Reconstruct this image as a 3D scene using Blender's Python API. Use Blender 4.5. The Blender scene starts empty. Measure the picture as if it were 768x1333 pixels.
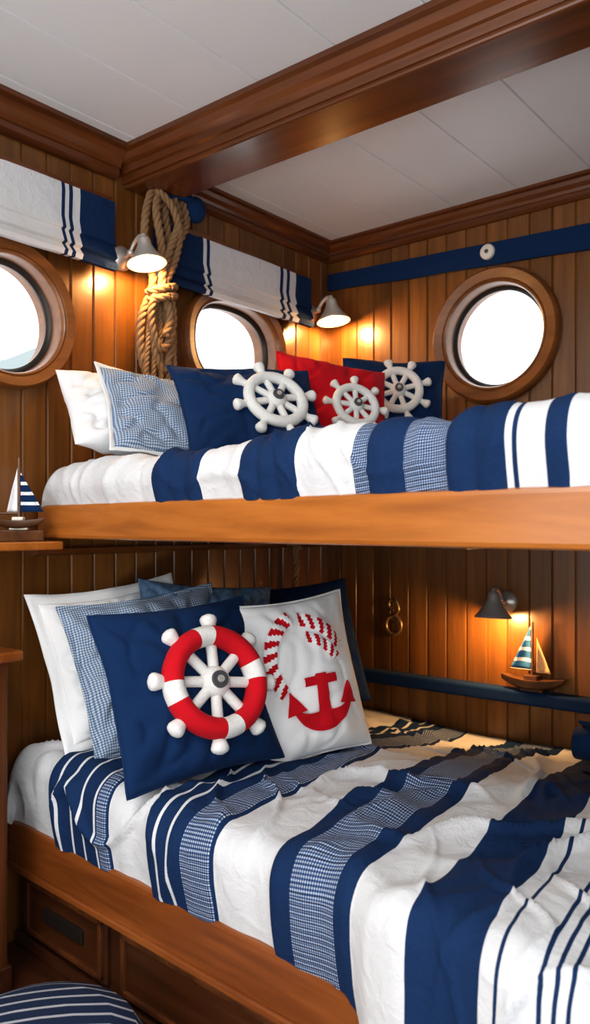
import bpy, bmesh, math, random
from mathutils import Vector, Matrix, noise
random.seed(4)
S=bpy.context.scene
COL=S.collection
def V(*a): return Vector(a)

# ------------------------------------------------------------------ materials
def newmat(name):
    m=bpy.data.materials.new(name); m.use_nodes=True
    nt=m.node_tree; nt.nodes.clear()
    out=nt.nodes.new('ShaderNodeOutputMaterial'); b=nt.nodes.new('ShaderNodeBsdfPrincipled')
    nt.links.new(b.outputs[0],out.inputs[0])
    return m,nt,b
def N(nt,t,**k):
    n=nt.nodes.new(t)
    for a,v in k.items(): setattr(n,a,v)
    return n
def L(nt,a,b): nt.links.new(a,b)
def mathn(nt,op,a,b=None,c=None):
    n=N(nt,'ShaderNodeMath',operation=op)
    for i,v in enumerate((a,b,c)):
        if v is None: continue
        if isinstance(v,(int,float)): n.inputs[i].default_value=v
        else: L(nt,v,n.inputs[i])
    return n.outputs[0]
def mixc(nt,f,a,b,mode='MIX'):
    n=N(nt,'ShaderNodeMix',data_type='RGBA',blend_type=mode)
    for idx,v in ((0,f),(6,a),(7,b)):
        if isinstance(v,(int,float)): n.inputs[idx].default_value=v
        elif isinstance(v,tuple): n.inputs[idx].default_value=v if len(v)==4 else (*v,1)
        else: L(nt,v,n.inputs[idx])
    return n.outputs[2]
def ramp(nt,fac,stops,interp='LINEAR'):
    n=N(nt,'ShaderNodeValToRGB'); cr=n.color_ramp; cr.interpolation=interp
    while len(cr.elements)>1: cr.elements.remove(cr.elements[-1])
    cr.elements[0].position=stops[0][0]; cr.elements[0].color=(*stops[0][1],1)
    for p,c in stops[1:]:
        e=cr.elements.new(p); e.color=(*c,1)
    if fac is not None: L(nt,fac,n.inputs[0])
    return n.outputs[0]
def bump(nt,b,h,strength,dist=0.01):
    n=N(nt,'ShaderNodeBump'); n.inputs['Strength'].default_value=strength; n.inputs['Distance'].default_value=dist
    L(nt,h,n.inputs['Height']); L(nt,n.outputs[0],b.inputs['Normal'])

def wood(name,dark,mid,light,axis='z',rough=.38,plank=None,coat=.3,plank_axis='x'):
    m,nt,b=newmat(name)
    tc=N(nt,'ShaderNodeTexCoord'); mp=N(nt,'ShaderNodeMapping')
    sc={'x':(1.2,22,22),'y':(22,1.2,22),'z':(22,22,1.2)}[axis]
    mp.inputs['Scale'].default_value=sc
    L(nt,tc.outputs['Object'],mp.inputs[0])
    vec=mp.outputs[0]; rnd=None
    if plank:
        sp=N(nt,'ShaderNodeSeparateXYZ'); L(nt,tc.outputs['Object'],sp.inputs[0])
        f=mathn(nt,'FLOOR',mathn(nt,'DIVIDE',sp.outputs['XYZ'.index(plank_axis.upper())],plank))
        wn=N(nt,'ShaderNodeTexWhiteNoise',noise_dimensions='1D'); L(nt,f,wn.inputs['W']); rnd=wn.outputs[0]
        ad=N(nt,'ShaderNodeVectorMath',operation='ADD'); L(nt,vec,ad.inputs[0])
        cb=N(nt,'ShaderNodeCombineXYZ'); k=mathn(nt,'MULTIPLY',rnd,50.0)
        for i in range(3): L(nt,k,cb.inputs[i])
        L(nt,cb.outputs[0],ad.inputs[1]); vec=ad.outputs[0]
    n1=N(nt,'ShaderNodeTexNoise'); n1.inputs['Scale'].default_value=1.0; n1.inputs['Detail'].default_value=8; n1.inputs['Roughness'].default_value=.6; n1.inputs['Distortion'].default_value=.6
    L(nt,vec,n1.inputs['Vector'])
    col=ramp(nt,n1.outputs[0],[(.25,dark),(.5,mid),(.78,light)])
    n2=N(nt,'ShaderNodeTexNoise'); n2.inputs['Scale'].default_value=4.5; n2.inputs['Detail'].default_value=4; L(nt,vec,n2.inputs['Vector'])
    col=mixc(nt,mathn(nt,'MULTIPLY',ramp(nt,n2.outputs[0],[(.45,(0,0,0)),(.7,(1,1,1))]),.22),col,dark)
    if rnd:
        hs=N(nt,'ShaderNodeHueSaturation'); L(nt,col,hs.inputs['Color'])
        L(nt,mathn(nt,'ADD',mathn(nt,'MULTIPLY',rnd,.40),.78),hs.inputs['Value']); col=hs.outputs[0]
    L(nt,col,b.inputs['Base Color'])
    b.inputs['Roughness'].default_value=rough
    b.inputs['Coat Weight'].default_value=coat; b.inputs['Coat Roughness'].default_value=.2
    bump(nt,b,n1.outputs[0],.10,.003)
    return m
WALL=((.098,.036,.008),(.185,.073,.015),(.275,.112,.026))
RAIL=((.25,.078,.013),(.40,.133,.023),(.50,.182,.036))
BEAM=((.06,.017,.004),(.14,.041,.009),(.215,.068,.015))
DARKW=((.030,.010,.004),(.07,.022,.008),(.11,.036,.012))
m_wall=wood('wall_plank_wood',*WALL,axis='y',plank=.0762,rough=.34,coat=.4)
m_crown_x=wood('crown_wood_x',*BEAM,axis='x',rough=.3,coat=.5)
m_crown_y=wood('crown_wood_y',*BEAM,axis='y',rough=.3,coat=.5)
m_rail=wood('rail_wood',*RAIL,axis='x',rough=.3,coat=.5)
m_ring=wood('porthole_ring_wood',(.12,.042,.011),(.21,.076,.019),(.29,.11,.029),axis='x',rough=.35)
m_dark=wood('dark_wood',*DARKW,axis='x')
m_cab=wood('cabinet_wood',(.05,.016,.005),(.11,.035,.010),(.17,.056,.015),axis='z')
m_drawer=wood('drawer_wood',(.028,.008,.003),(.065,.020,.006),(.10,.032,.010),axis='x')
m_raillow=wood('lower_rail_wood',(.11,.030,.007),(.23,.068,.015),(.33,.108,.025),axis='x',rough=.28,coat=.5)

def fabric(name,col,rough=.92,weave=900,bstr=.25,var=.12):
    m,nt,b=newmat(name)
    tc=N(nt,'ShaderNodeTexCoord')
    n1=N(nt,'ShaderNodeTexNoise'); n1.inputs['Scale'].default_value=weave*.35; n1.inputs['Detail'].default_value=2; L(nt,tc.outputs['Object'],n1.inputs['Vector'])
    n2=N(nt,'ShaderNodeTexNoise'); n2.inputs['Scale'].default_value=14; n2.inputs['Detail'].default_value=3; L(nt,tc.outputs['Object'],n2.inputs['Vector'])
    c=mixc(nt,n1.outputs[0],tuple(x*(1-var) for x in col),tuple(min(1,x*(1+var)) for x in col))
    L(nt,c,b.inputs['Base Color']); b.inputs['Roughness'].default_value=rough
    b.inputs['Specular IOR Level'].default_value=.2
    b.inputs['Sheen Weight'].default_value=.03
    h=mathn(nt,'ADD',mathn(nt,'MULTIPLY',n1.outputs[0],.25),n2.outputs[0])
    bump(nt,b,h,bstr,.006)
    return m
NAVY=(.006,.027,.085); WHITE=(.62,.625,.635); RED=(.52,.008,.018)
m_navy=fabric('navy_fabric',NAVY); m_white=fabric('white_fabric',(.74,.74,.74),var=.05); m_red=fabric('red_fabric',RED)
m_bright=fabric('bright_white_fabric',(.88,.88,.87),var=.03)
m_plush=fabric('white_plush',(.72,.71,.68),weave=500,bstr=.4)
m_lb=fabric('grey_blue_print_fabric',(.10,.17,.27),var=.9,weave=160)

def gingham(nt,u,v,period,c0,c1,c2):
    k=2*math.pi/period
    su=mathn(nt,'GREATER_THAN',mathn(nt,'SINE',mathn(nt,'MULTIPLY',u,k)),0.0)
    sv=mathn(nt,'GREATER_THAN',mathn(nt,'SINE',mathn(nt,'MULTIPLY',v,k)),0.0)
    f=mathn(nt,'MULTIPLY',mathn(nt,'ADD',su,sv),.5)
    return ramp(nt,f,[(0,c0),(.25,c1),(.75,c2)],'CONSTANT')
def checkfab(name,period=.0062):
    m,nt,b=newmat(name)
    tc=N(nt,'ShaderNodeTexCoord'); sp=N(nt,'ShaderNodeSeparateXYZ'); L(nt,tc.outputs['Object'],sp.inputs[0])
    n0=N(nt,'ShaderNodeTexNoise'); n0.inputs['Scale'].default_value=9; L(nt,tc.outputs['Object'],n0.inputs['Vector'])
    wob=mathn(nt,'MULTIPLY',mathn(nt,'SUBTRACT',n0.outputs[0],.5),.02)
    c=gingham(nt,mathn(nt,'ADD',sp.outputs[0],wob),mathn(nt,'ADD',sp.outputs[1],wob),period,(.58,.61,.65),(.17,.25,.36),(.030,.068,.15))
    n1=N(nt,'ShaderNodeTexNoise'); n1.inputs['Scale'].default_value=30; n1.inputs['Detail'].default_value=3; L(nt,tc.outputs['Object'],n1.inputs['Vector'])
    c=mixc(nt,mathn(nt,'MULTIPLY',n1.outputs[0],.35),c,(.28,.35,.45))
    L(nt,c,b.inputs['Base Color']); b.inputs['Roughness'].default_value=.92
    bump(nt,b,n1.outputs[0],.3,.006)
    return m
m_check=checkfab('blue_check_fabric')

def stripefab(name,stops,weave,wobble=.006,period=.0050):
    """stripes along UV.x measured in metres; stops alternate white / navy; weave = woven areas"""
    m,nt,b=newmat(name)
    uv=N(nt,'ShaderNodeUVMap'); sp=N(nt,'ShaderNodeSeparateXYZ'); L(nt,uv.outputs[0],sp.inputs[0])
    tc=N(nt,'ShaderNodeTexCoord')
    n0=N(nt,'ShaderNodeTexNoise'); n0.inputs['Scale'].default_value=5; L(nt,tc.outputs['Object'],n0.inputs['Vector'])
    s=mathn(nt,'ADD',sp.outputs[0],mathn(nt,'MULTIPLY',mathn(nt,'SUBTRACT',n0.outputs[0],.5),wobble*2))
    def band(lst):
        acc=None
        for a,bb in lst:
            c=mathn(nt,'COMPARE',s,(a+bb)/2,(bb-a)/2)
            acc=c if acc is None else mathn(nt,'MAXIMUM',acc,c)
        return acc
    iv=[]
    for i,(p,c) in enumerate(stops):
        if c is NAVY:
            e=stops[i+1][0] if i+1<len(stops) else 99
            iv.append((p,e))
    col=mixc(nt,band(iv),WHITE,NAVY)
    wm=None
    if weave:
        wm=band(weave)
        g=gingham(nt,s,sp.outputs[1],period,(.46,.51,.58),(.07,.12,.24),(.008,.028,.09))
        col=mixc(nt,wm,col,g)
    n1=N(nt,'ShaderNodeTexNoise'); n1.inputs['Scale'].default_value=260; n1.inputs['Detail'].default_value=2; L(nt,tc.outputs['Object'],n1.inputs['Vector'])
    n2=N(nt,'ShaderNodeTexNoise'); n2.inputs['Scale'].default_value=22; n2.inputs['Detail'].default_value=4; n2.inputs['Distortion'].default_value=.8; L(nt,tc.outputs['Object'],n2.inputs['Vector'])
    col=mixc(nt,mathn(nt,'MULTIPLY',n1.outputs[0],.5),col,mixc(nt,.05,col,(.4,.42,.48)))
    L(nt,col,b.inputs['Base Color']); b.inputs['Roughness'].default_value=.92; b.inputs['Specular IOR Level'].default_value=.15
    h=mathn(nt,'ADD',mathn(nt,'MULTIPLY',n1.outputs[0],.15),n2.outputs[0])
    if wm:
        rib=mathn(nt,'MULTIPLY',mathn(nt,'MULTIPLY',mathn(nt,'SINE',mathn(nt,'MULTIPLY',sp.outputs[1],700)),.5),wm)
        h=mathn(nt,'ADD',h,rib)
    bump(nt,b,h,.5,.010)
    return m

def simple(name,col,rough=.4,metal=0,bstr=0,var=.1):
    m,nt,b=newmat(name)
    tc=N(nt,'ShaderNodeTexCoord'); n1=N(nt,'ShaderNodeTexNoise'); n1.inputs['Scale'].default_value=18; n1.inputs['Detail'].default_value=4
    L(nt,tc.outputs['Object'],n1.inputs['Vector'])
    L(nt,mixc(nt,n1.outputs[0],tuple(x*(1-var) for x in col),tuple(min(1,x*(1+var)) for x in col)),b.inputs['Base Color'])
    b.inputs['Roughness'].default_value=rough; b.inputs['Metallic'].default_value=metal
    if bstr: bump(nt,b,n1.outputs[0],bstr,.01)
    return m
m_nickel=simple('satin_nickel',(.70,.67,.61),.28,.5)
m_brass=simple('aged_brass',(.45,.32,.15),.35,.8)
m_darkmetal=simple('pewter_metal',(.50,.48,.45),.28,.5)
m_hub=simple('wheel_hub_grey',(.10,.10,.11),.45,.3)
m_ceil=simple('painted_ceiling',(.80,.825,.84),.55,var=.01)
m_floor=wood('floor_wood',*DARKW,axis='x')
m_rope=simple('rope_fibre',(.27,.16,.08),.95,0,.4)
m_rim=simple('porthole_gasket',(.04,.03,.025),.4,.5)
m_tan=fabric('tan_sail_cloth',(.62,.42,.22))
m_hull=wood('boat_hull_wood',(.05,.02,.01),(.12,.05,.02),(.22,.10,.04),axis='x')
m_hullw=simple('boat_hull_white',(.70,.66,.58),.5)
def emis(name,c,s):
    m,nt,b=newmat(name); b.inputs['Base Color'].default_value=(*c,1); b.inputs['Emission Color'].default_value=(*c,1); b.inputs['Emission Strength'].default_value=s; return m
m_bulb=emis('bulb_glow',(1,.68,.32),18)
# glass
m_glass=bpy.data.materials.new('porthole_glass'); m_glass.use_nodes=True; nt=m_glass.node_tree; nt.nodes.clear()
o=nt.nodes.new('ShaderNodeOutputMaterial'); mx=nt.nodes.new('ShaderNodeMixShader'); tr=nt.nodes.new('ShaderNodeBsdfTransparent'); gl=nt.nodes.new('ShaderNodeBsdfGlossy'); gl.inputs['Roughness'].default_value=.03
mx.inputs[0].default_value=.06; L(nt,tr.outputs[0],mx.inputs[1]); L(nt,gl.outputs[0],mx.inputs[2]); L(nt,mx.outputs[0],o.inputs[0])
# rug
m_rug,nt,b=newmat('woven_rug'); tc=N(nt,'ShaderNodeTexCoord'); ck=N(nt,'ShaderNodeTexChecker'); ck.inputs['Scale'].default_value=75
L(nt,tc.outputs['Object'],ck.inputs[0]); ck.inputs[1].default_value=(.36,.22,.11,1); ck.inputs[2].default_value=(.18,.10,.04,1); L(nt,ck.outputs[0],b.inputs['Base Color']); b.inputs['Roughness'].default_value=.95; bump(nt,b,ck.outputs[1],.6,.01)

# ------------------------------------------------------------------ mesh helpers
def group(name,loc=(0,0,0),mat=None):
    e=bpy.data.objects.new(name,None); e.empty_display_size=.05; COL.objects.link(e)
    if mat is not None: e.matrix_world=mat
    else: e.location=loc
    return e
def mk(name,vs,fs,mats,parent=None,smooth=True,midx=None,loc=None,autos=None):
    me=bpy.data.meshes.new(name); me.from_pydata([tuple(v) for v in vs],[],fs); me.validate(); me.update()
    if not isinstance(mats,(list,tuple)): mats=[mats]
    for m in mats: me.materials.append(m)
    if midx:
        for p,i in zip(me.polygons,midx): p.material_index=i
    bm=bmesh.new(); bm.from_mesh(me); bmesh.ops.recalc_face_normals(bm,faces=bm.faces); bm.to_mesh(me); bm.free()
    if smooth:
        for p in me.polygons: p.use_smooth=True
        if autos:
            try: me.set_sharp_from_angle(angle=math.radians(autos))
            except Exception: pass
    o=bpy.data.objects.new(name,me); COL.objects.link(o)
    if parent: o.parent=parent
    if loc: o.location=loc
    return o
def bev(o,w=.004,seg=2):
    m=o.modifiers.new('bevel','BEVEL'); m.width=w; m.segments=seg; m.limit_method='ANGLE'; m.angle_limit=math.radians(35)
    return o
def box(name,lo,hi,mat,parent=None,b=.004):
    x0,y0,z0=lo; x1,y1,z1=hi
    vs=[(x0,y0,z0),(x1,y0,z0),(x1,y1,z0),(x0,y1,z0),(x0,y0,z1),(x1,y0,z1),(x1,y1,z1),(x0,y1,z1)]
    fs=[(0,3,2,1),(4,5,6,7),(0,1,5,4),(1,2,6,5),(2,3,7,6),(3,0,4,7)]
    o=mk(name,vs,fs,mat,parent,smooth=False)
    if b: bev(o,b)
    return o
def bar(name,p0,p1,th,z0,z1,mat,parent=None,b=.004):
    """straight board from p0 to p1 (xy), front face on that line, thickness towards +y"""
    a=V(*p0,0); c=V(*p1,0); d=(c-a).normalized(); n=V(-d.y,d.x,0)*th
    q=[a,c,c+n,a+n]
    vs=[(v.x,v.y,z0) for v in q]+[(v.x,v.y,z1) for v in q]
    fs=[(0,3,2,1),(4,5,6,7),(0,1,5,4),(1,2,6,5),(2,3,7,6),(3,0,4,7)]
    o=mk(name,vs,fs,mat,parent,smooth=False)
    if b: bev(o,b)
    return o
def sweep(pts,rad,n=10,closed=False,flat=1.0):
    pts=[Vector(p) for p in pts]; m=len(pts)
    if not isinstance(rad,(list,tuple)): rad=[rad]*m
    vs=[];fs=[]
    T=[]
    for i in range(m):
        if closed: t=pts[(i+1)%m]-pts[i-1]
        else: t=pts[min(i+1,m-1)]-pts[max(i-1,0)]
        T.append(t.normalized())
    up=V(0,0,1) if abs(T[0].z)<.9 else V(1,0,0)
    nrm=(up-T[0]*up.dot(T[0])).normalized()
    for i in range(m):
        nrm=(nrm-T[i]*nrm.dot(T[i])).normalized(); bi=T[i].cross(nrm)
        for k in range(n):
            a=2*math.pi*k/n
            vs.append(pts[i]+(nrm*math.cos(a)+bi*math.sin(a)*flat)*rad[i])
    segs=m if closed else m-1
    for i in range(segs):
        j=(i+1)%m
        for k in range(n):
            k2=(k+1)%n
            fs.append((i*n+k,i*n+k2,j*n+k2,j*n+k))
    if not closed:
        fs.append(tuple(range(n))[::-1]); fs.append(tuple(range((m-1)*n,m*n)))
    return vs,fs
def tube(name,pts,rad,mat,parent=None,n=10,closed=False):
    vs,fs=sweep(pts,rad,n,closed); return mk(name,vs,fs,mat,parent,autos=60)
def lathe(name,prof,mat,parent=None,n=32,M=None):
    vs=[];fs=[]
    for r,z in prof:
        for k in range(n):
            a=2*math.pi*k/n; v=V(r*math.cos(a),r*math.sin(a),z); vs.append(M@v if M else v)
    for i in range(len(prof)-1):
        for k in range(n):
            k2=(k+1)%n; fs.append((i*n+k,i*n+k2,(i+1)*n+k2,(i+1)*n+k))
    o=mk(name,vs,fs,mat,parent,autos=40)
    return o
def ell(name,c,r,mat,parent=None,n=20):
    vs=[];fs=[];m=n//2
    for i in range(m+1):
        th=math.pi*i/m
        for k in range(n):
            a=2*math.pi*k/n
            vs.append((c[0]+r[0]*math.sin(th)*math.cos(a),c[1]+r[1]*math.sin(th)*math.sin(a),c[2]+r[2]*math.cos(th)))
    for i in range(m):
        for k in range(n):
            k2=(k+1)%n; fs.append((i*n+k,(i+1)*n+k,(i+1)*n+k2,i*n+k2))
    o=mk(name,vs,fs,mat,parent)
    bm=bmesh.new(); bm.from_mesh(o.data); bmesh.ops.remove_doubles(bm,verts=bm.verts,dist=1e-6); bm.to_mesh(o.data); bm.free()
    return o
def catmull(P,k=12):
    P=[Vector(p) for p in P]; out=[]
    for i in range(len(P)-1):
        p0=P[max(i-1,0)];p1=P[i];p2=P[i+1];p3=P[min(i+2,len(P)-1)]
        for j in range(k):
            t=j/k
            out.append(.5*((2*p1)+(p2-p0)*t+(2*p0-5*p1+4*p2-p3)*t*t+(3*p1-p0-3*p2+p3)*t**3))
    out.append(P[-1]); return out
def merge(parts):
    vs=[];fs=[]
    for v,f in parts:
        o=len(vs); vs+=list(v); fs+=[tuple(i+o for i in q) for q in f]
    return vs,fs
def rope(name,P,R,mat,parent=None,pitch=None):
    pitch=pitch or R*5.5
    path=catmull(P,14)
    ds=[0]
    for i in range(1,len(path)): ds.append(ds[-1]+(path[i]-path[i-1]).length)
    tot=ds[-1]; n=max(8,int(tot/pitch*9)); pts=[];j=0
    for i in range(n+1):
        s=tot*i/n
        while j<len(ds)-2 and ds[j+1]<s: j+=1
        t=(s-ds[j])/max(1e-9,ds[j+1]-ds[j]); pts.append(path[j].lerp(path[j+1],min(1,t)))
    nr=V(.3,.9,.1)
    strands=[[],[],[]]
    for i in range(n+1):
        T=(pts[min(i+1,n)]-pts[max(i-1,0)]).normalized(); nr=(nr-T*nr.dot(T)).normalized(); bi=T.cross(nr)
        for k in range(3):
            a=2*math.pi*(tot*i/n/pitch+k/3)
            strands[k].append(pts[i]+(nr*math.cos(a)+bi*math.sin(a))*R*.52)
    vs,fs=merge([sweep(s,R*.54,6) for s in strands])
    return mk(name,vs,fs,mat,parent)
def extr(name,prof,p0,p1,out,mat,parent=None,up=V(0,0,1)):
    """profile (o,u) extruded from p0 to p1"""
    p0=Vector(p0);p1=Vector(p1);out=Vector(out)
    n=len(prof); vs=[p0+out*o+up*u for o,u in prof]+[p1+out*o+up*u for o,u in prof]
    fs=[(i,(i+1)%n,n+(i+1)%n,n+i) for i in range(n)]+[tuple(range(n)),tuple(range(n,2*n))]
    return mk(name,vs,fs,mat,parent,smooth=False)

# ------------------------------------------------------------------ room shell
ZF=.22; ZC=2.39
def planks(name,M,width,height,pw,mat,g=.005,d=.006,T=.09,start=0.0):
    """local: x along width, y along height, z out (front at 0)"""
    prof=[(0,0)]
    k=start if start>0 else pw
    while k<width-.03:
        prof+=[(k-g,0),(k-g*.25,-d),(k+g*.25,-d),(k+g,0)]; k+=pw
    prof.append((width,0)); prof+= [(width,-T),(0,-T)]
    n=len(prof)
    vs=[(x,0,z) for x,z in prof]+[(x,height,z) for x,z in prof]
    fs=[(i,(i+1)%n,n+(i+1)%n,n+i) for i in range(n)]+[tuple(range(n))[::-1],tuple(range(n,2*n))]
    o=mk(name,vs,fs,mat,None,smooth=False)
    o.matrix_world=M; return o
def basis(xa,ya,za,o):
    m=Matrix.Identity(4)
    for i,a in enumerate((xa,ya,za)):
        for r in range(3): m[r][i]=a[r]
    for r in range(3): m[r][3]=o[r]
    return m
def sell(a,b,n=72,p=2.0):
    r=[]
    for i in range(n):
        t=2*math.pi*i/n; c=math.cos(t); s=math.sin(t)
        r.append((a*math.copysign(abs(c)**(2/p),c),b*math.copysign(abs(s)**(2/p),s)))
    return r
def cut(o,M,a,b,p):
    pr=sell(a,b,72,p); n=len(pr)
    vs=[M@V(x,y,-.4) for x,y in pr]+[M@V(x,y,.3) for x,y in pr]
    fs=[(i,(i+1)%n,n+(i+1)%n,n+i) for i in range(n)]+[tuple(range(n))[::-1],tuple(range(n,2*n))]
    c=mk('cutter',vs,fs,m_wall,None,False)
    bo=o.modifiers.new('b','BOOLEAN'); bo.object=c; bo.operation='DIFFERENCE'; bo.solver='EXACT'
    bpy.context.view_layer.update()
    dg=bpy.context.evaluated_depsgraph_get(); me=bpy.data.meshes.new_from_object(o.evaluated_get(dg))
    o.modifiers.clear(); o.data=me; bpy.data.objects.remove(c)
wl=planks('wall_left',basis((0,1,0),(0,0,1),(1,0,0),(0,-3.4,ZF)),3.4,ZC-ZF,.0762,m_wall)
wb=planks('wall_back',basis((1,0,0),(0,0,1),(0,-1,0),(-.09,0,ZF)),2.9,ZC-ZF,.0762,m_wall)
PORTS=[('L',V(0,-1.385,1.845),.150,.150,.193,.193,2.0),('L',V(0,-.535,1.905),.200,.142,.245,.187,2.4),('B',V(.705,0,1.937),.172,.172,.228,.228,2.0)]
for i,(w,c,a,b_,A,B,p) in enumerate(PORTS):
    M=basis((0,1,0),(0,0,1),(1,0,0),c) if w=='L' else basis((1,0,0),(0,0,1),(0,-1,0),c)
    cut(wl if w=='L' else wb,M,a+.004,b_+.004,p)
    g=group('window_%d'%(i+1),mat=M)
    prof=[(0,-.085),(0,.016),(.06,.026),(.16,.030),(.24,.026),(.30,.030),(.82,.036),(.93,.030),(1.0,.018),(1.0,-.004)]
    nn=72; vs=[];fs=[]
    for f,z in prof:
        for x,y in sell(a+(A-a)*f,b_+(B-b_)*f,nn,p): vs.append((x,y,z))
    for r in range(len(prof)-1):
        for k in range(nn): fs.append((r*nn+k,r*nn+(k+1)%nn,(r+1)*nn+(k+1)%nn,(r+1)*nn+k))
    mk('wooden_ring',vs,fs,m_ring,g,autos=35)
    prof=[(0.0,-.042),(-.012,-.038),(-.014,-.028),(0,-.020)]
    vs=[];fs=[]
    for f,z in prof:
        for x,y in sell(a+f,b_+f,nn,p): vs.append((x,y,z))
    for r in range(len(prof)-1):
        for k in range(nn): fs.append((r*nn+k,r*nn+(k+1)%nn,(r+1)*nn+(k+1)%nn,(r+1)*nn+k))
    mk('gasket',vs,fs,m_rim,g)
    vs=[(x,y,-.035) for x,y in sell(a-.002,b_-.002,nn,p)]
    mk('glass_pane',vs,[tuple(range(nn))],m_glass,g,False)
cl=planks('ceiling',basis((1,0,0),(0,-1,0),(0,0,-1),(-.09,0,ZC)),2.9,3.4,.2325,m_ceil,g=.003,d=.006,T=.08,start=.09+.11)
box('floor',(-.09,-3.4,ZF-.08),(2.81,.09,ZF),m_floor,b=0)
wr=planks('shade_wall_right',basis((0,-1,0),(0,0,1),(-1,0,0),(2.7,0,ZF)),1.9,ZC-ZF,.0762,m_wall)  # unseen wall, added to keep side light off the bunk alcove
cp=[(0,0),(.075,0),(.075,-.012),(.06,-.018),(.052,-.032),(.036,-.045),(.03,-.056),(.024,-.058),(.024,-.074),(.012,-.084),(0,-.086)]
cps=[(a*.72,b*.80) for a,b in cp]
extr('trim_1',cp,(0,-3.4,ZC),(0,-1.04,ZC),(1,0,0),m_crown_y)
extr('trim_2',cps,(0,-.80,ZC),(0,0,ZC),(1,0,0),m_crown_y)
extr('trim_3',cps,(0,0,ZC),(2.7,0,ZC),(0,-1,0),m_crown_x)
bm_=group('ceiling_beam',(0,0,0))
box('beam_body',(0,-1.005,ZC-.098),(2.7,-.845,ZC),m_crown_x,bm_,.006)
bp=[(0,0),(.05,0),(.05,-.014),(.038,-.019),(.034,-.038),(.022,-.048),(.018,-.064),(.010,-.067),(.006,-.086),(0,-.086)]
extr('beam_moulding_front',bp,(0,-1.005,ZC),(2.7,-1.005,ZC),(0,-1,0),m_crown_x,bm_)
extr('beam_moulding_rear',[(a*.7,b*.8) for a,b in bp],(0,-.845,ZC),(2.7,-.845,ZC),(0,1,0),m_crown_x,bm_)

# ------------------------------------------------------------------ bunks
def yl(x): return -1.39-.064*(x-.02)        # lower bunk front line
def yu(x): return -1.305-.1025*(x-.02)      # upper bunk front line
XE=2.3
lb=group('bunk_bed',(0,0,0))
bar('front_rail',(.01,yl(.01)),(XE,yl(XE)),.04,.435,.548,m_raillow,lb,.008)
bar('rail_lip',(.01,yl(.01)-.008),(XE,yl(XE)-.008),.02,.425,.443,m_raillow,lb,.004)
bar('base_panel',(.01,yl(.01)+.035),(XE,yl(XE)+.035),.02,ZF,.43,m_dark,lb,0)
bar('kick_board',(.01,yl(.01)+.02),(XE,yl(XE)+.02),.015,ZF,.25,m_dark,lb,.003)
for k,(a,c) in enumerate(((.06,.42),(.47,.98),(1.03,1.55),(1.6,2.2))):
    f=lambda x,o:(x,yl(x)+o)
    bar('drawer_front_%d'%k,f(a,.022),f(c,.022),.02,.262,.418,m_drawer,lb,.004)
    for (p,q,z0,z1) in ((a+.012,c-.012,.396,.408),(a+.012,c-.012,.272,.284),(a+.012,a+.026,.272,.408),(c-.026,c-.012,.272,.408)):
        bar('drawer_frame_%d'%k,f(p,.014),f(q,.014),.012,z0,z1,m_cab,lb,.002)
bar('vent_slot',(.16,yl(.16)+.014),(.33,yl(.33)+.014),.01,.325,.36,m_rim,lb,.002)
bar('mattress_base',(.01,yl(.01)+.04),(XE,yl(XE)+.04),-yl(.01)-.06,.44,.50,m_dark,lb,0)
ub=group('bunk_bed',(0,0,0))
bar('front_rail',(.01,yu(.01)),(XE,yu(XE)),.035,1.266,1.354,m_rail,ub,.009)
vs=[(.005,-.005),(XE,-.005),(XE,yu(XE)+.03),(.005,yu(.005)+.03)]
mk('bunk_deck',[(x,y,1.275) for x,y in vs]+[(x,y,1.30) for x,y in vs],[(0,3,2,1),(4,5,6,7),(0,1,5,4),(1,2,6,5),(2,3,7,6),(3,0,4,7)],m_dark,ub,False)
for k in range(4):
    x=.25+.5*k
    box('under_batten_%d'%k,(x,yu(x)+.06,1.262),(x+.05,-.03,1.277),m_dark,ub,.003)

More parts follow.
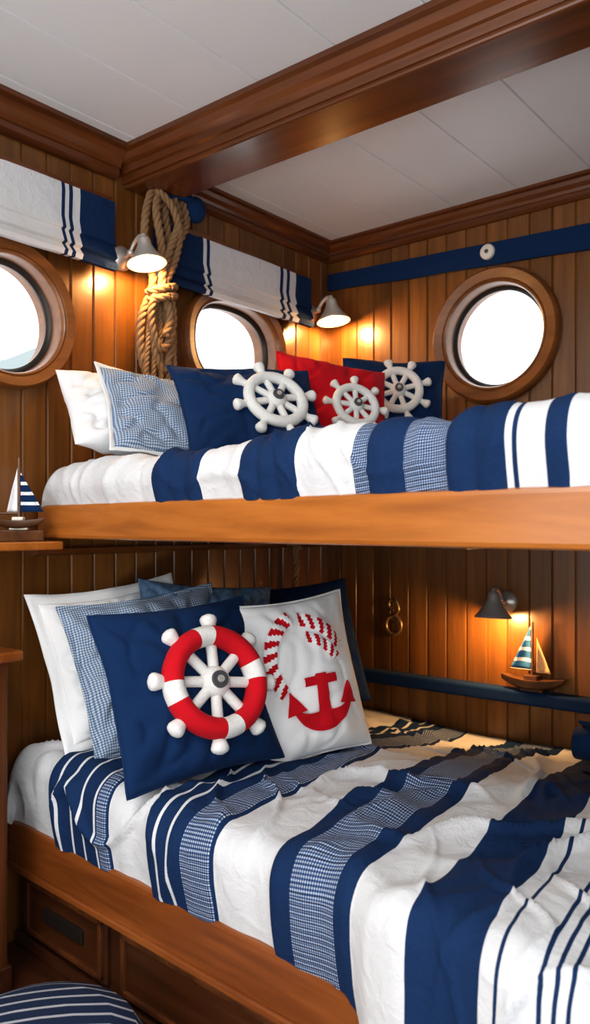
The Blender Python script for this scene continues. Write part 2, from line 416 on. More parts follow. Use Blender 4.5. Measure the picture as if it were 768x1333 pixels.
def sm(t): t=max(0,min(1,t)); return t*t*(3-2*t)
def duvet(name,mat,x0,x1,front,ztop,zbot,nx,ny,over,stripe,amp,seed,quilt=None,raise_=None,crease=.010,R=.055):
    """top surface from back wall to the front edge, rolled over and hanging to zbot"""
    vs=[];uvs=[]
    for i in range(nx+1):
        x=x0+(x1-x0)*i/nx
        yf=front(x)-over(x)
        Lt=abs(yf)-R-.015
        arc=R*math.pi/2
        zt=ztop(x,yf+R); Ld=max(.01,zt-R-zbot(x))
        tot=Lt+arc+Ld
        lx=min((x-x0)/.05,1)
        for j in range(ny+1):
            s=tot*(j/ny)
            if s<Lt: y=-.015-s; z=ztop(x,y); nrm=V(0,0,1)
            elif s<Lt+arc:
                a=(s-Lt)/R; y=yf+R-R*math.sin(a); z=zt-R+R*math.cos(a); nrm=V(0,-math.sin(a),math.cos(a))
            else:
                y=yf; z=zt-R-(s-Lt-arc); nrm=V(0,-1,0)
            p=V(x*3.2+y*1.2,y*2.2,seed); q=V(x*9-y*5,y*5+x*3,seed+4); r=V(x*24+y*6,y*14+s*3,seed+9)
            n1=noise.noise(p); n2=1-abs(noise.noise(q))*2.2; n3=noise.noise(r)
            wv=.25*noise.noise(V(x*4,s*4,seed+30))
            c1=max(0,1-abs(noise.noise(V((x+wv)*4.2+s*2.6,(s)*1.5-x,seed+12)))*6)**1.5
            c2=max(0,1-abs(noise.noise(V((x+wv)*7-s*4.,s*2.0+x,seed+17)))*7)**1.5
            msk=sm(.5+1.6*noise.noise(V(x*2.5,s*2.5,seed+40)))
            k=1.0 if s<Lt+arc else max(.0,1-(s-Lt-arc)/Ld)
            d=amp*(1.2*n1+.6*n2+.25*n3)+crease*(c1*msk+.8*c2*(1-msk))
            d*= .35+.65*k
            st=stripe(x,y)
            if raise_:
                for a_,b_ in raise_:
                    d+=.008*sm((st-a_)/.012)*sm((b_-st)/.012)
            if quilt and s>Lt-.3:
                for a_,b_ in quilt:
                    if a_<st<b_: d+=.009*abs(math.sin((st-a_)/(b_-a_)*math.pi*max(1,round((b_-a_)/.05))))**.5
            if s>Lt-.02: d+=.012*math.sin(min(1,max(0,(s-Lt)/(arc+Ld)))*math.pi)
            d*=.15+.85*sm(s/.22)
            v=V(x,y,z)+nrm*d
            if lx<1: v.z-= (1-math.sqrt(max(0,1-(1-lx)**2)))*min(.10,max(0,v.z-zbot(x)))
            vs.append(v); uvs.append((st,-min(s,Lt+arc+Ld)))
    fs=[];m=ny+1
    for i in range(nx):
        for j in range(ny): fs.append((i*m+j,(i+1)*m+j,(i+1)*m+j+1,i*m+j+1))
    base=len(vs)
    for j in range(m): vs.append(V(x0-.004,vs[j].y,min(vs[j].z,zbot(x0)+.005))); uvs.append(uvs[j])
    for j in range(ny): fs.append((j,j+1,base+j+1,base+j))
    me=bpy.data.meshes.new(name); me.from_pydata([tuple(v) for v in vs],[],fs); me.update()
    uvl=me.uv_layers.new(name='UVMap')
    for lp in me.loops: uvl.data[lp.index].uv=uvs[lp.vertex_index]
    for p in me.polygons: p.use_smooth=True
    me.materials.append(mat)
    bm=bmesh.new(); bm.from_mesh(me); bmesh.ops.recalc_face_normals(bm,faces=bm.faces); bm.to_mesh(me); bm.free()
    o=bpy.data.objects.new(name,me); COL.objects.link(o)
    return o
W=WHITE; Nn=NAVY
low=[(-1,W),(.253,Nn),(.296,W),(.303,Nn),(.340,W),(.348,Nn),(.388,W),(.395,Nn),(.440,W),(.447,Nn),(.487,W),
 (.623,Nn),(.663,W),(.671,Nn),(.700,W),(.708,Nn),(.823,W),
 (.965,Nn),(1.155,W),(1.27,Nn),(1.385,W),(1.410,Nn),(1.416,W),(1.465,Nn),(1.471,W),(1.484,Nn),(1.490,W),(1.503,Nn),(1.509,W),(1.54,Nn),(1.70,W)]
m_low=stripefab('lower_duvet_stripes',low,[(.452,.482),(.742,.815),(1.02,1.12)],.008)
def shift(x):
    P=[(-1,.52),(0,.51),(.41,.215),(.7,.20),(1.0,.20),(9,.20)]
    for (a,u),(b_,v) in zip(P,P[1:]):
        if x<=b_: return u+(v-u)*(x-a)/(b_-a)
duv1=duvet('striped_duvet',m_low,.035,2.25,yl,
    lambda x,y:.600+.125*sm(-y/.95)+.012*math.sin(x*5+1),
    lambda x:.538 if x<1.12 else .538-.11*sm((x-1.12)/.12),
    320,240,lambda x:-.012 if x<1.12 else -.012+.05*sm((x-1.12)/.12),
    lambda x,y:x+shift(x)*(y+1.43)/1.43+.012*math.sin(y*4+x*2),.016,1.3,raise_=[(.253,.487),(.623,.823),(.965,1.155)],crease=.022,R=.05)
up=[(-1,W),(.54,Nn),(.70,W),(.83,Nn),(.9825,W),(1.143,Nn),(1.40,W),(1.410,Nn),(1.418,W),(1.462,Nn),(1.495,W),(1.535,Nn),(1.62,W),(1.75,Nn),(1.9,W)]
m_up=stripefab('upper_duvet_stripes',up,[(1.113,1.143),(1.217,1.297)],.004,period=.0042)
duv2=duvet('striped_duvet',m_up,.045,2.25,lambda x:yu(x)+.012,
    lambda x,y:1.450+.024*sm((x-.2)/1.2),
    lambda x:1.348,320,180,lambda x:0,
    lambda x,y:x+.05*(y-yu(x)),.013,7.7,quilt=[(.54,.70),(.83,.9825),(1.143,1.217),(1.297,1.40)],crease=.013)
def mattress(yf,z0,z1,off,par):
    vs=[(.05,-.03),(2.24,-.03),(2.24,yf(2.24)+off),(.05,yf(.05)+off)]
    return bev(mk('mattress',[(x,y,z0) for x,y in vs]+[(x,y,z1) for x,y in vs],[(0,3,2,1),(4,5,6,7),(0,1,5,4),(1,2,6,5),(2,3,7,6),(3,0,4,7)],m_white,par,False),.02,3)
mattress(yl,.50,.565,.06,lb); mattress(yu,1.30,1.41,.06,ub)

# ------------------------------------------------------------------ cushions
def frame(c,n,roll):
    n=Vector(n).normalized(); x=V(0,0,1).cross(n).normalized(); y=n.cross(x)
    r=math.radians(roll); X=x*math.cos(r)+y*math.sin(r); Y=-x*math.sin(r)+y*math.cos(r)
    return basis(X,Y,n,c)
CR=V(.7756,.6314,0); CF=V(-.6312,.7755,0)
def facing(yaw,tilt):
    y=math.radians(yaw); t=math.radians(tilt)
    h=-CF*math.cos(y)+CR*math.sin(y)
    return h*math.cos(t)+V(0,0,1)*math.sin(t)
class Pillow:
    def __init__(s,name,c,n,roll,w,h,t,mat,seed=0,wr=.006,flange=0,matf=None,piping=None,pull=.07):
        s.w=w;s.h=h;s.t=t;s.seed=seed;s.wr=wr;s.pull=pull
        s.e=group(name,mat=frame(c,n,roll))
        NN=60; vs=[];fs=[]
        for side in (1,-1):
            for i in range(NN+1):
                for j in range(NN+1):
                    u=math.sin((i/NN-.5)*math.pi); v=math.sin((j/NN-.5)*math.pi)
                    vs.append(s.pt(u,v,side))
        m=NN+1
        for sd in (0,1):
            o=sd*m*m
            for i in range(NN):
                for j in range(NN):
                    f=(o+i*m+j,o+(i+1)*m+j,o+(i+1)*m+j+1,o+i*m+j+1); fs.append(f if sd==0 else f[::-1])
        ob=mk('cushion_body',vs,fs,mat,s.e)
        bm=bmesh.new(); bm.from_mesh(ob.data); bmesh.ops.remove_doubles(bm,verts=bm.verts,dist=1e-5); bmesh.ops.recalc_face_normals(bm,faces=bm.faces); bm.to_mesh(ob.data); bm.free()
        edge=[]
        K=30
        for (ua,va,ub_,vb) in ((-1,-1,1,-1),(1,-1,1,1),(1,1,-1,1),(-1,1,-1,-1)):
            for i in range(K): edge.append(s.pt(ua+(ub_-ua)*i/K,va+(vb-va)*i/K,1))
        if piping: tube('piping',edge,.004,piping,s.e,8,True)
        if flange:
            n_=len(edge); vs=[];fs=[]
            for k,f in enumerate((-.02,0,.5,1)):
                for i,p in enumerate(edge):
                    q=V(p.x*(1+flange*f/(w/2)),p.y*(1+flange*f/(h/2)),0)
                    q.z=p.z+f*.012*noise.noise(V(p.x*14,p.y*14,seed)); vs.append(q)
            for k in range(3):
                for i in range(n_): fs.append((k*n_+i,k*n_+(i+1)%n_,(k+1)*n_+(i+1)%n_,(k+1)*n_+i))
            fo=mk('flange',vs,fs,matf or mat,s.e); so=fo.modifiers.new('s','SOLIDIFY'); so.thickness=.004; so.offset=0
    def zf(s,u,v):
        a=max(0,1-abs(u)**2.4); b=max(0,1-abs(v)**2.4); z=(a*b)**.5*s.t/2
        k=min(1,(a*b)*3)
        p=V(u*1.6,v*1.6,s.seed); q=V(u*2.2+v,v*2.2-u,s.seed+3)
        z+=k*(s.wr*1.8*noise.noise(p)-s.wr*1.3*max(0,1-abs(noise.noise(q))*5)**1.3)
        ed=math.sin(math.atan2(v,u)*18+s.seed+2*noise.noise(V(u*2,v*2,s.seed+8)))*s.wr*.55*(1-a*b)*k
        return max(0,z+ed)
    def pt(s,u,v,side):
        x=s.w/2*u*(1-s.pull*(1-v*v)); y=s.h/2*v*(1-s.pull*(1-u*u))
        e=1-max(abs(u),abs(v))
        z=s.zf(u,v) if e>1e-6 else 0
        b=.014*noise.noise(V(u*1.3,v*1.3,s.seed+20))
        return V(x,y,side*z+b)
    def top(s,x,y,off=.003):
        u=x/(s.w/2); v=y/(s.h/2)
        for _ in range(4):
            u=max(-1,min(1,x/(s.w/2*(1-s.pull*(1-v*v))))); v=max(-1,min(1,y/(s.h/2*(1-s.pull*(1-u*u)))))
        p=s.pt(u,v,1); return V(x,y,p.z+off)
def wheel(P,cx,cy,R,buoy=False,rot=10,hub=m_hub,lift=.0):
    z=max(P.top(cx+dx*R*.5,cy+dy*R*.5,0).z for dx,dy in ((0,0),(1,0),(-1,0),(0,1),(0,-1)))*.92+.010+lift
    parts=[]
    rr=R*.60; tr=R*.125
    ring=[(cx+rr*math.cos(t),cy+rr*math.sin(t),z) for t in [2*math.pi*i/64 for i in range(64)]]
    if not buoy: parts.append(sweep(ring,tr,12,True))
    for k in range(8):
        a=math.radians(rot+45*k); pts=[];rad=[]
        for i in range(31):
            f=i/30; r=R*(.12+.88*f)
            pts.append((cx+r*math.cos(a),cy+r*math.sin(a),z-.004*f))
            if f<.74: w=.080
            else:
                g=(f-.74)/.26; w=.080+.055*math.sin(min(1,g*1.1)*math.pi*.5)
                if g>.6: w*=math.sqrt(max(.05,1-((g-.6)/.42)**2))
            rad.append(R*w)
        parts.append(sweep(pts,rad,12))
    vs,fs=merge(parts); o=mk('plush_ship_wheel',vs,fs,m_plush,P.e,autos=70)
    ell('hub',(cx,cy,z+.002),(R*.23,R*.23,R*.16),m_plush,P.e,24)
    lathe('hub_cap',[(.0001,.0),(R*.12,0),(R*.125,-.004),(R*.125,-.02)],hub,P.e,24,Matrix.Translation((cx,cy,z+R*.16+.005)))
    lathe('hub_button',[(.0001,.0),(R*.05,0),(R*.055,-.004)],m_nickel,P.e,16,Matrix.Translation((cx,cy,z+R*.16+.008)))
    if buoy:
        n=96; br=R*.66; bt=R*.20; vs,fs=sweep([(cx+br*math.cos(2*math.pi*i/n),cy+br*math.sin(2*math.pi*i/n),z+.004) for i in range(n)],bt,16,True,.75)
        midx=[]
        for i in range(n):
            a=(360*i/n-rot*1.0)%90
            midx+= [1 if (a<24) else 0]*16
        o=mk('lifebuoy_ring',vs,fs,[m_red,m_plush],P.e,midx=midx)
def ribbon(P,name,pts,wd,mats,alt=None,off=.006,across=4,slant=0.0):
    pts=[Vector((*p,0)) for p in pts]; m=len(pts)
    if not isinstance(wd,(list,tuple)): wd=[wd]*m
    vs=[];fs=[];mi=[];acc=0
    for i in range(m):
        t=(pts[min(i+1,m-1)]-pts[max(i-1,0)]).normalized(); n=V(-t.y,t.x,0)
        for k in range(across+1):
            q=pts[i]+n*wd[i]*(k/across-.5); vs.append(P.top(q.x,q.y,off+(.0015 if 0<k<across else 0)))
        if i<m-1:
            acc+=(pts[i+1]-pts[i]).length
            for k in range(across):
                a=i*(across+1)+k; fs.append((a,a+1,a+across+2,a+across+1)); mi.append(int((acc+slant*wd[i]*k/across+1)/alt)%2 if alt else 0)
    o=mk(name,vs,fs,mats,P.e,midx=mi)
    return o
# upper bunk cushions
P=Pillow('bed_pillow',V(.195,-1.13,1.585),facing(42,42),-8,.38,.29,.13,m_white,2,.010)
P=Pillow('bed_pillow',V(.305,-1.08,1.583),facing(36,38),-7,.38,.29,.10,m_check,5,.008,flange=.012,matf=m_white)
P=Pillow('ship_wheel_cushion',V(.490,-.980,1.592),facing(25,32),2,.40,.30,.10,m_navy,3,.006,piping=m_navy)
wheel(P,.045,.0,.122)
P=Pillow('ship_wheel_cushion',V(.52,-.67,1.628),facing(20,24),-8,.34,.34,.11,m_red,8,.006,piping=m_red)
wheel(P,.045,-.01,.098,rot=0)
P=Pillow('ship_wheel_cushion',V(.50,-.32,1.670),facing(0,16),-3,.33,.36,.11,m_navy,9,.006,piping=m_navy)
wheel(P,.01,.045,.110,rot=20)
# lower bunk cushions
P=Pillow('bed_pillow',V(.190,-1.165,.945),facing(36,24),6,.37,.37,.12,m_white,12,.012,flange=.03,matf=m_white)
P=Pillow('bed_pillow',V(.300,-1.135,.935),facing(34,25),6,.43,.38,.12,m_check,14,.011,flange=.012,matf=m_check)
P=Pillow('bed_pillow',V(.30,-.95,.965),facing(28,22),-6,.40,.37,.13,m_lb,17,.012)
P=Pillow('bed_pillow',V(.33,-.60,.925),facing(25,18),4,.44,.40,.12,m_navy,19,.006)
P=Pillow('ship_wheel_cushion',V(.540,-1.250,.926),facing(36,23),3,.405,.40,.11,m_navy,21,.007,piping=m_navy)
wheel(P,.032,-.005,.160,buoy=True,rot=80)
A=Pillow('anchor_cushion',V(.615,-.935,.914),facing(32,13),5,.345,.41,.11,m_bright,25,.0045,piping=m_bright)
def arc(cx,cy,r,a0,a1,n=28,ry=None): return [(cx+r*math.cos(math.radians(a0+(a1-a0)*i/n)),cy+(ry or r)*math.sin(math.radians(a0+(a1-a0)*i/n))) for i in range(n+1)]
ribbon(A,'rope_loop',arc(.005,.045,.112,108,222,90),.034,[m_red,m_bright],alt=.016,slant=.5,off=.007)
ribbon(A,'rope_band_a',arc(-.045,-.01,.160,76,28,80),.034,[m_red,m_bright],alt=.014,slant=.6,off=.007)
ribbon(A,'rope_band_b',arc(-.045,-.03,.138,70,28,70),.026,[m_red,m_bright],alt=.012,slant=.6,off=.007)
ribbon(A,'anchor_shank',[(.018,.004-.13*i/10) for i in range(11)],[.026+.010*i/10 for i in range(11)],[m_red],off=.0085)
ribbon(A,'anchor_stock',[(-.025+.085*i/8,-.012) for i in range(9)],.022,[m_red],off=.008)
vs=[];fs=[];K=30
for i in range(K+1):
    a=math.radians(195+150*i/K)
    for k in range(6):
        f=k/5; ro=.088; ri=.088-.042*math.sin(math.pi*i/K)-.007
        r=ri+(ro-ri)*f; vs.append(A.top(.015+r*math.cos(a),-.048+r*math.sin(a),.007))
for i in range(K):
    for k in range(5): fs.append((i*6+k,i*6+k+1,(i+1)*6+k+1,(i+1)*6+k))
mk('anchor_arms',vs,fs,m_red,A.e)
for sx in (-1,1):
    ex=.015+sx*.082; ey=-.066
    ribbon(A,'anchor_fluke',[(ex-sx*.008*(1-i/8),ey-.016+.054*i/8) for i in range(9)],[.056*(1-i/8)+.002 for i in range(9)],[m_red],off=.0085)
# rolled navy blanket on the right
rb=group('rolled_blanket',(1.28,-.50,.755))
sp=[]
for k in range(60):
    a=k/60*math.pi*4.5; r=.018+.035*k/60; sp.append((r*math.cos(a),r*math.sin(a)))
vs=[];fs=[]
for i in range(9):
    x=-.12+.42*i/8
    for (a,b_) in sp: vs.append((x,a*1.0+.006*noise.noise(V(x*8,a*30,1)),b_))
for i in range(8):
    for k in range(59): fs.append((i*60+k,i*60+k+1,(i+1)*60+k+1,(i+1)*60+k))
o=mk('blanket_roll',vs,fs,m_navy,rb); s_=o.modifiers.new('s','SOLIDIFY'); s_.thickness=.006

# ------------------------------------------------------------------ roman shades
def shade(name,y0,y1,stops,zt,zb):
    g=group(name,(0,(y0+y1)/2,(zt+zb)/2)); yc=(y0+y1)/2; zc=(zt+zb)/2
    H=zt-zb
    prof=[(.012,zt),(.060,zt),(.062,zt-.02),(.058,zt-H*.45),(.066,zt-H*.62),(.058,zt-H*.64),(.072,zt-H*.82),(.060,zt-H*.84),(.076,zb+.012),(.070,zb),(.050,zb+.002),(.04,zb+.02),(.012,zb+.03)]
    n=60; vs=[];fs=[];uv=[]
    for i in range(n+1):
        y=y0+(y1-y0)*i/n
        for (x,z) in prof:
            w=noise.noise(V(y*9,z*7,3))*.004
            vs.append((x+(w if x>.03 else 0),y-yc,z-zc+(noise.noise(V(y*5,0,7))*.004 if z<zt-.05 else 0))); uv.append((y+4,z))
    m=len(prof)
    for i in range(n):
        for k in range(m): fs.append((i*m+k,i*m+(k+1)%m,(i+1)*m+(k+1)%m,(i+1)*m+k))
    fs+= [tuple(range(m)),tuple(range(n*m,n*m+m))]
    mt=stripefab(name+'_stripes',[(0,W)]+[(y+4,c) for y,c in stops],[],.0005)
    me=bpy.data.meshes.new('shade_cloth'); me.from_pydata(vs,[],fs); me.update()
    ul=me.uv_layers.new(name='UVMap')
    for lp in me.loops: ul.data[lp.index].uv=uv[lp.vertex_index]
    me.materials.append(mt)
    bm=bmesh.new(); bm.from_mesh(me); bmesh.ops.recalc_face_normals(bm,faces=bm.faces); bm.to_mesh(me); bm.free()
    for p in me.polygons: p.use_smooth=True
    me.set_sharp_from_angle(angle=math.radians(50))
    o=bpy.data.objects.new('shade_cloth',me); COL.objects.link(o); o.parent=g
    box('head_rail',(.0,y0-yc+.01,zt-zc-.004),(.058,y1-yc-.01,zt-zc+.012),m_crown_y,g,.002)
shade('roman_shade',-1.95,-1.084,[(-1.262,Nn),(-1.251,W),(-1.238,Nn),(-1.226,W),(-1.202,Nn)],2.214,2.02)
shade('roman_shade',-.904,-.185,[(-.904,Nn),(-.737,W),(-.722,Nn),(-.708,W),(-.362,Nn),(-.345,W),(-.325,Nn),(-.308,W),(-.272,Nn)],2.21,2.03)

nb=group('wall_band',(0,0,0))
vs=[];fs=[]
n=40
for i in range(n+1):
    x=.01+2.6*i/n; zt=2.276-.036*x; zb=2.214-.055*x+.004*noise.noise(V(x*4,0,0)); 
    for (o_,z) in ((0,zt),(.012,zt),(.016,(zt+zb)/2),(.012,zb),(0,zb)): vs.append((x,-.002-o_,z))
for i in range(n):
    for k in range(5): fs.append((i*5+k,i*5+(k+1)%5,(i+1)*5+(k+1)%5,(i+1)*5+k))
mk('navy_strip',vs,fs,m_navy,nb,False)
lathe('white_button',[(.0001,.006),(.016,.006),(.024,.004),(.026,0),(.026,-.01)],m_hullw,nb,28,basis((1,0,0),(0,0,1),(0,-1,0),(.684,-.022,2.22)))
lathe('button_centre',[(.0001,.004),(.006,.003),(.007,0)],m_hub,nb,16,basis((1,0,0),(0,0,1),(0,-1,0),(.684,-.029,2.22)))
box('wall_shelf',(.01,-.06,.722),(2.6,0,.766),m_navy,None,.008)

# ------------------------------------------------------------------ sconces
def sconce(M,metal,energy,tilt=12,sc=1.0):
    g=group('wall_sconce',mat=M)
    X=basis((0,1,0),(0,0,1),(1,0,0),(0,0,0))
    lathe('wall_plate',[(.0001,.02),(.012,.02),(.02,.014),(.032,.010),(.036,.004),(.036,-.002)],metal,g,28,X)
    arm=catmull([(.01,0,0),(.035,0,.006),(.06,0,.035),(.085,0,.048),(.10,0,.035)],8)
    tube('arm',arm,.006*sc,metal,g,10)
    ell('joint',(.04,0,.008),(.011,.011,.011),metal,g,14)
    T=Matrix.Translation((.10,0,.038))@Matrix.Rotation(math.radians(-tilt),4,'Y')@Matrix.Scale(sc,4)
    lathe('shade',[(.0001,.014),(.006,.013),(.009,.004),(.016,.0),(.020,-.010),(.021,-.022),(.026,-.032),(.036,-.050),(.048,-.066),(.058,-.076),(.060,-.082),(.057,-.082),(.044,-.066),(.032,-.050),(.022,-.034),(.016,-.02)],metal,g,36,T)
    c=T@V(0,0,-.055); ell('bulb',c,(.017,.017,.02),m_bulb,g,14)
    l=bpy.data.lights.new('sconce_light','POINT'); l.energy=energy; l.color=(1,.55,.21); l.shadow_soft_size=.02
    lo=bpy.data.objects.new('sconce_light',l); COL.objects.link(lo); lo.parent=g; lo.location=T@V(0,0,-.088)
ML=lambda c:basis((1,0,0),(0,1,0),(0,0,1),c)
MB=lambda c:basis((0,-1,0),(1,0,0),(0,0,1),c)
sconce(ML((0,-1.014,2.085)),m_nickel,5.0,10,.95)
sconce(ML((0,-.115,2.105)),m_nickel,6.0,8,1.05)
sconce(MB((.745,0,1.045)),m_darkmetal,6.5,4,1.0)

hk=group('brass_hook',mat=MB((.31,0,.96)))
Xh=basis((0,1,0),(0,0,1),(1,0,0),(0,0,0))
tube('lower_ring',[(.012,.032*math.cos(t),-.025+.034*math.sin(t)) for t in [2*math.pi*i/40 for i in range(40)]],.006,m_brass,hk,10,True)
tube('upper_hook',catmull([(.012,.0,.01),(.014,.022,.03),(.014,.012,.065),(.012,-.012,.07),(.012,-.02,.045),(.012,.002,.03)],8),.005,m_brass,hk,10)
lathe('back_plate',[(.0001,.01),(.012,.009),(.016,0)],m_brass,hk,20,Xh)

# ------------------------------------------------------------------ rope with navy tie
rg=group('hanging_rope',(.03,-.925,2.0))
rope('rope_main_loop',[(.02,-.01,.31),(.028,-.045,.22),(.03,-.05,.12),(.03,-.02,.02),(.03,-.065,-.10),(.03,-.06,-.22),(.03,0,-.30),(.03,.05,-.22),(.03,.055,-.10),(.035,.01,.02),(.035,.04,.12),(.03,.03,.22),(.02,.03,.31)],.013,m_rope,rg)
rope('rope_second_loop',[(.025,.01,.31),(.045,-.02,.23),(.05,-.005,.13),(.05,.0,.03),(.045,-.035,-.08),(.045,-.03,-.18),(.045,.01,-.24),(.045,.035,-.16),(.05,.02,-.05),(.05,.015,.05),(.05,.055,.14),(.045,.10,.23),(.03,.09,.31)],.013,m_rope,rg)
rope('rope_third_loop',[(.03,.05,.32),(.055,.06,.22),(.06,.02,.12),(.06,-.01,.02),(.06,.02,-.08),(.06,.0,-.14)],.013,m_rope,rg)
rope('rope_fourth_loop',[(.03,-.03,.31),(.06,.03,.25),(.062,.055,.16),(.06,.02,.05),(.055,-.04,-.04),(.055,-.045,-.12),(.055,-.01,-.18),(.055,.03,-.13),(.055,.035,-.05),(.06,-.01,.04)],.012,m_rope,rg)
for k in range(2):
    z=.0-.026*k
    rope('rope_wrap_%d'%k,[(.045+.034*math.cos(t),.042*math.sin(t),z+.014*math.sin(t)) for t in [2*math.pi*i/12 for i in range(13)]],.012,m_rope,rg)
for k in range(5):
    y=-.05+.024*k
    rope('rope_tail_%d'%k,[(.035,y*.6,-.02),(.045,y*1.1,-.2),(.04,y*1.3,-.40-.02*(k%2))],.0085,m_rope,rg)
ell('navy_tassel_knot',(.05,.135,.275),(.03,.035,.04),m_navy,rg,20)
tube('navy_tie',catmull([(.02,.03,.29),(.05,.07,.30),(.055,.11,.295),(.05,.135,.285)],8),.014,m_navy,rg,10)
rg2=group('hanging_rope',(.06,-.28,1.1))
rope('short_rope',[(0,0,.15),(.004,.006,.05),(0,-.002,-.06)],.013,m_rope,rg2)
rope('short_rope_knot',[(.02*math.cos(t),.02*math.sin(t),.12+.004*t) for t in [2*math.pi*i/8 for i in range(17)]],.011,m_rope,rg2)

# ------------------------------------------------------------------ sailboats
def sailboat(M,Lh,H,hullmat,deckmat,sails,stripe):
    g=group('model_sailboat',mat=M)
    n=20;vs=[];fs=[]
    for i in range(n+1):
        f=i/n; x=(f-.5)*Lh; w=.15*Lh*math.sin(math.pi*min(1,max(.02,f*.93+.05)))**.7; d=.17*Lh*(math.sin(math.pi*min(.98,f*.9+.08))**.5); top=.18*Lh+.05*Lh*(abs(f-.5)*2)**2
        for k in range(9):
            a=math.pi*k/8; vs.append((x,w*math.cos(a),top-d*math.sin(a)**.8))
    for i in range(n):
        for k in range(8): fs.append((i*9+k,i*9+k+1,(i+1)*9+k+1,(i+1)*9+k))
    fs.append(tuple(range(9))); fs.append(tuple(range(n*9,n*9+9)))
    for i in range(n): fs.append((i*9,(i+1)*9,(i+1)*9+8,i*9+8))
    mk('hull',vs,fs,hullmat,g,autos=50)
    box('cabin',(-.12*Lh,-.08*Lh,.17*Lh),(.10*Lh,.08*Lh,.25*Lh),deckmat,g,.003)
    box('keel_stand',(-.18*Lh,-.06*Lh,0),(.18*Lh,.06*Lh,.035*Lh),deckmat,g,.002)
    tube('mast',[(0,0,.15*Lh),(0,0,H)],.004,m_hull,g,8)
    tube('boom',[(.0,0,.32*Lh),(-.36*Lh,0,.32*Lh)],.003,m_hull,g,8)
    for q,(x0,x1,zb,zt,mt) in enumerate(sails):
        vs=[];fs=[];K=12;mi=[]
        for i in range(K+1):
            f=i/K
            for j in range(7):
                h=j/6; xx=x0+(x1-x0)*h*(1-f)
                vs.append((xx,.02*math.sin(math.pi*h)*(1-f)*math.sin(math.pi*min(1,f+.2)),zb+(zt-zb)*f+ (.0)))
        for i in range(K):
            for j in range(6): fs.append((i*7+j,i*7+j+1,(i+1)*7+j+1,(i+1)*7+j)); mi.append((1 if i%3==2 else 0) if stripe and q==0 else 0)
        o=mk('sail_%d'%q,vs,fs,[mt,m_white],g,midx=mi); s_=o.modifiers.new('s','SOLIDIFY'); s_.thickness=.0015
m_blue=fabric('blue_sail_cloth',(.03,.13,.30))
sailboat(basis((1,0,0),(0,1,0),(0,0,1),(.850,-.040,.767)),.21,.222,m_hull,m_hull,[(-.006,-.075,.068,.21,m_blue),(.014,.060,.06,.175,m_tan)],True)
sailboat(basis((.77,.63,0),(-.63,.77,0),(0,0,1),(.088,-1.405,1.289)),.13,.18,m_hull,m_hullw,[(.003,.06,.045,.145,m_navy),(-.004,-.03,.045,.155,m_white)],True)
ls=group('wall_ledge',(0,0,0))
box('shelf_board',(0,-2.2,1.238),(.14,-1.31,1.26),m_rail,ls,.004)
box('display_block',(.03,-1.50,1.26),(.13,-1.36,1.288),m_hull,ls,.004)
extr('ledge_cleat',[(0,0),(.03,0),(.03,-.012),(.0,-.02)],(0,-1.31,1.238),(0,-.03,1.238),(1,0,0),m_crown_y,ls)

# ------------------------------------------------------------------ cabinet, pouf, rug
cb=group('bedside_cabinet',(0,0,0))
box('cabinet_body',(.002,-2.1,ZF),(.195,-1.50,.985),m_cab,cb,.004)
box('cabinet_top',(.0,-2.13,.985),(.222,-1.475,1.01),m_raillow,cb,.006)
box('door_panel',(.195,-2.06,ZF+.08),(.203,-1.55,.94),m_cab,cb,.003)
ell('door_knob',(.215,-1.60,.6),(.014,.014,.014),m_brass,cb,14)
box('plinth',(.002,-2.1,ZF),(.205,-1.495,ZF+.06),m_dark,cb,.003)
box('woven_rug',(.22,-2.6,ZF),(1.5,-1.50,ZF+.008),m_rug,None,.002)
pf=group('striped_pouf',(.60,-1.685,ZF+.008))
prof=[(.0001,.0),(.15,.0),(.18,.015),(.196,.045),(.20,.08),(.194,.11),(.175,.14),(.13,.160),(.06,.168),(.0001,.17)]
m_pouf,nt,b=newmat('pouf_stripes'); tc=N(nt,'ShaderNodeTexCoord'); sp_=N(nt,'ShaderNodeSeparateXYZ'); mp=N(nt,'ShaderNodeMapping'); mp.inputs['Rotation'].default_value=(0,0,math.radians(38)); L(nt,tc.outputs['Object'],mp.inputs[0]); L(nt,mp.outputs[0],sp_.inputs[0])
fr=mathn(nt,'FRACT',mathn(nt,'MULTIPLY',sp_.outputs[0],30)); fr2=mathn(nt,'GREATER_THAN',fr,.78)
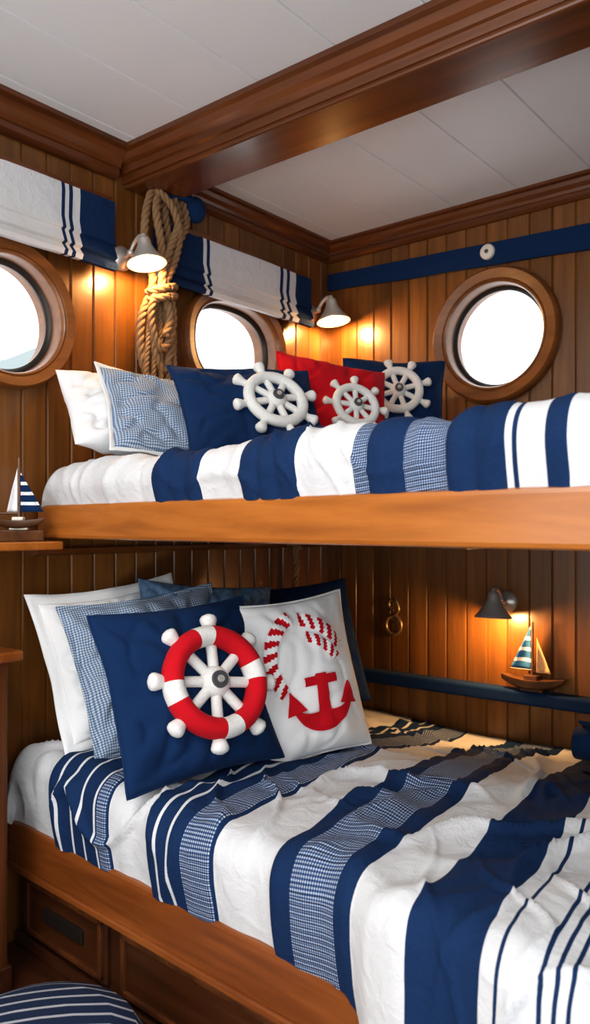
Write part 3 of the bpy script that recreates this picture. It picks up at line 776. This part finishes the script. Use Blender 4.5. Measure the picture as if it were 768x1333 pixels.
L(nt,mixc(nt,fr2,(.006,.02,.06),(.42,.43,.46)),b.inputs['Base Color']); b.inputs['Roughness'].default_value=.9
lathe('pouf_body',prof,m_pouf,pf,48)
lathe('pouf_piping',[(.198,.072),(.204,.076),(.204,.084),(.198,.088)],m_navy,pf,48)

# ------------------------------------------------------------------ outside
vs=[];fs=[];n=60
for i in range(n+1):
    a=math.radians(141+60*i/n); R=60
    h=(15+2.5*noise.noise(V(i*.15,0,0))+1.0*noise.noise(V(i*.9,3,0)))*(.3+.7*sm(i/4))
    vs+= [(R*math.cos(a),R*math.sin(a),-6),(R*1.03*math.cos(a),R*1.03*math.sin(a),h)]
for i in range(n): fs.append((2*i,2*i+2,2*i+3,2*i+1))
mk('distant_hills',vs,fs,simple('hazy_hill',(.27,.31,.31),1.0))

# ------------------------------------------------------------------ world + added fill light
w=bpy.data.worlds.new('overcast_sky'); S.world=w; w.use_nodes=True; nt=w.node_tree; nt.nodes.clear()
wo=nt.nodes.new('ShaderNodeOutputWorld'); bg=nt.nodes.new('ShaderNodeBackground'); L(nt,bg.outputs[0],wo.inputs[0])
bg.inputs[0].default_value=(.94,.97,1,1); bg.inputs[1].default_value=2.4
al=bpy.data.lights.new('cabin_fill_light','AREA'); al.shape='RECTANGLE'; al.size=.8; al.size_y=.4; al.energy=18; al.color=(1,.95,.88)  # added fill: unseen area light that brightens the cabin, not a fitting
ao=bpy.data.objects.new('cabin_fill_light',al); COL.objects.link(ao); ao.location=(.9,-2.6,2.36)

# ------------------------------------------------------------------ camera
cam=bpy.data.cameras.new('camera'); co=bpy.data.objects.new('camera',cam); COL.objects.link(co)
co.location=(1.8942,-2.5323,1.30); co.rotation_euler=(math.radians(90),0,math.radians(39.14))
cam.sensor_fit='VERTICAL'; cam.sensor_height=24; cam.lens=24*1050/1333; cam.shift_y=.0131; cam.clip_start=.05
cam.dof.use_dof=True; cam.dof.focus_distance=1.9; cam.dof.aperture_fstop=2.8
S.camera=co
S.view_settings.view_transform='Standard'
try: S.view_settings.look='Medium High Contrast'
except Exception as e: print(e)
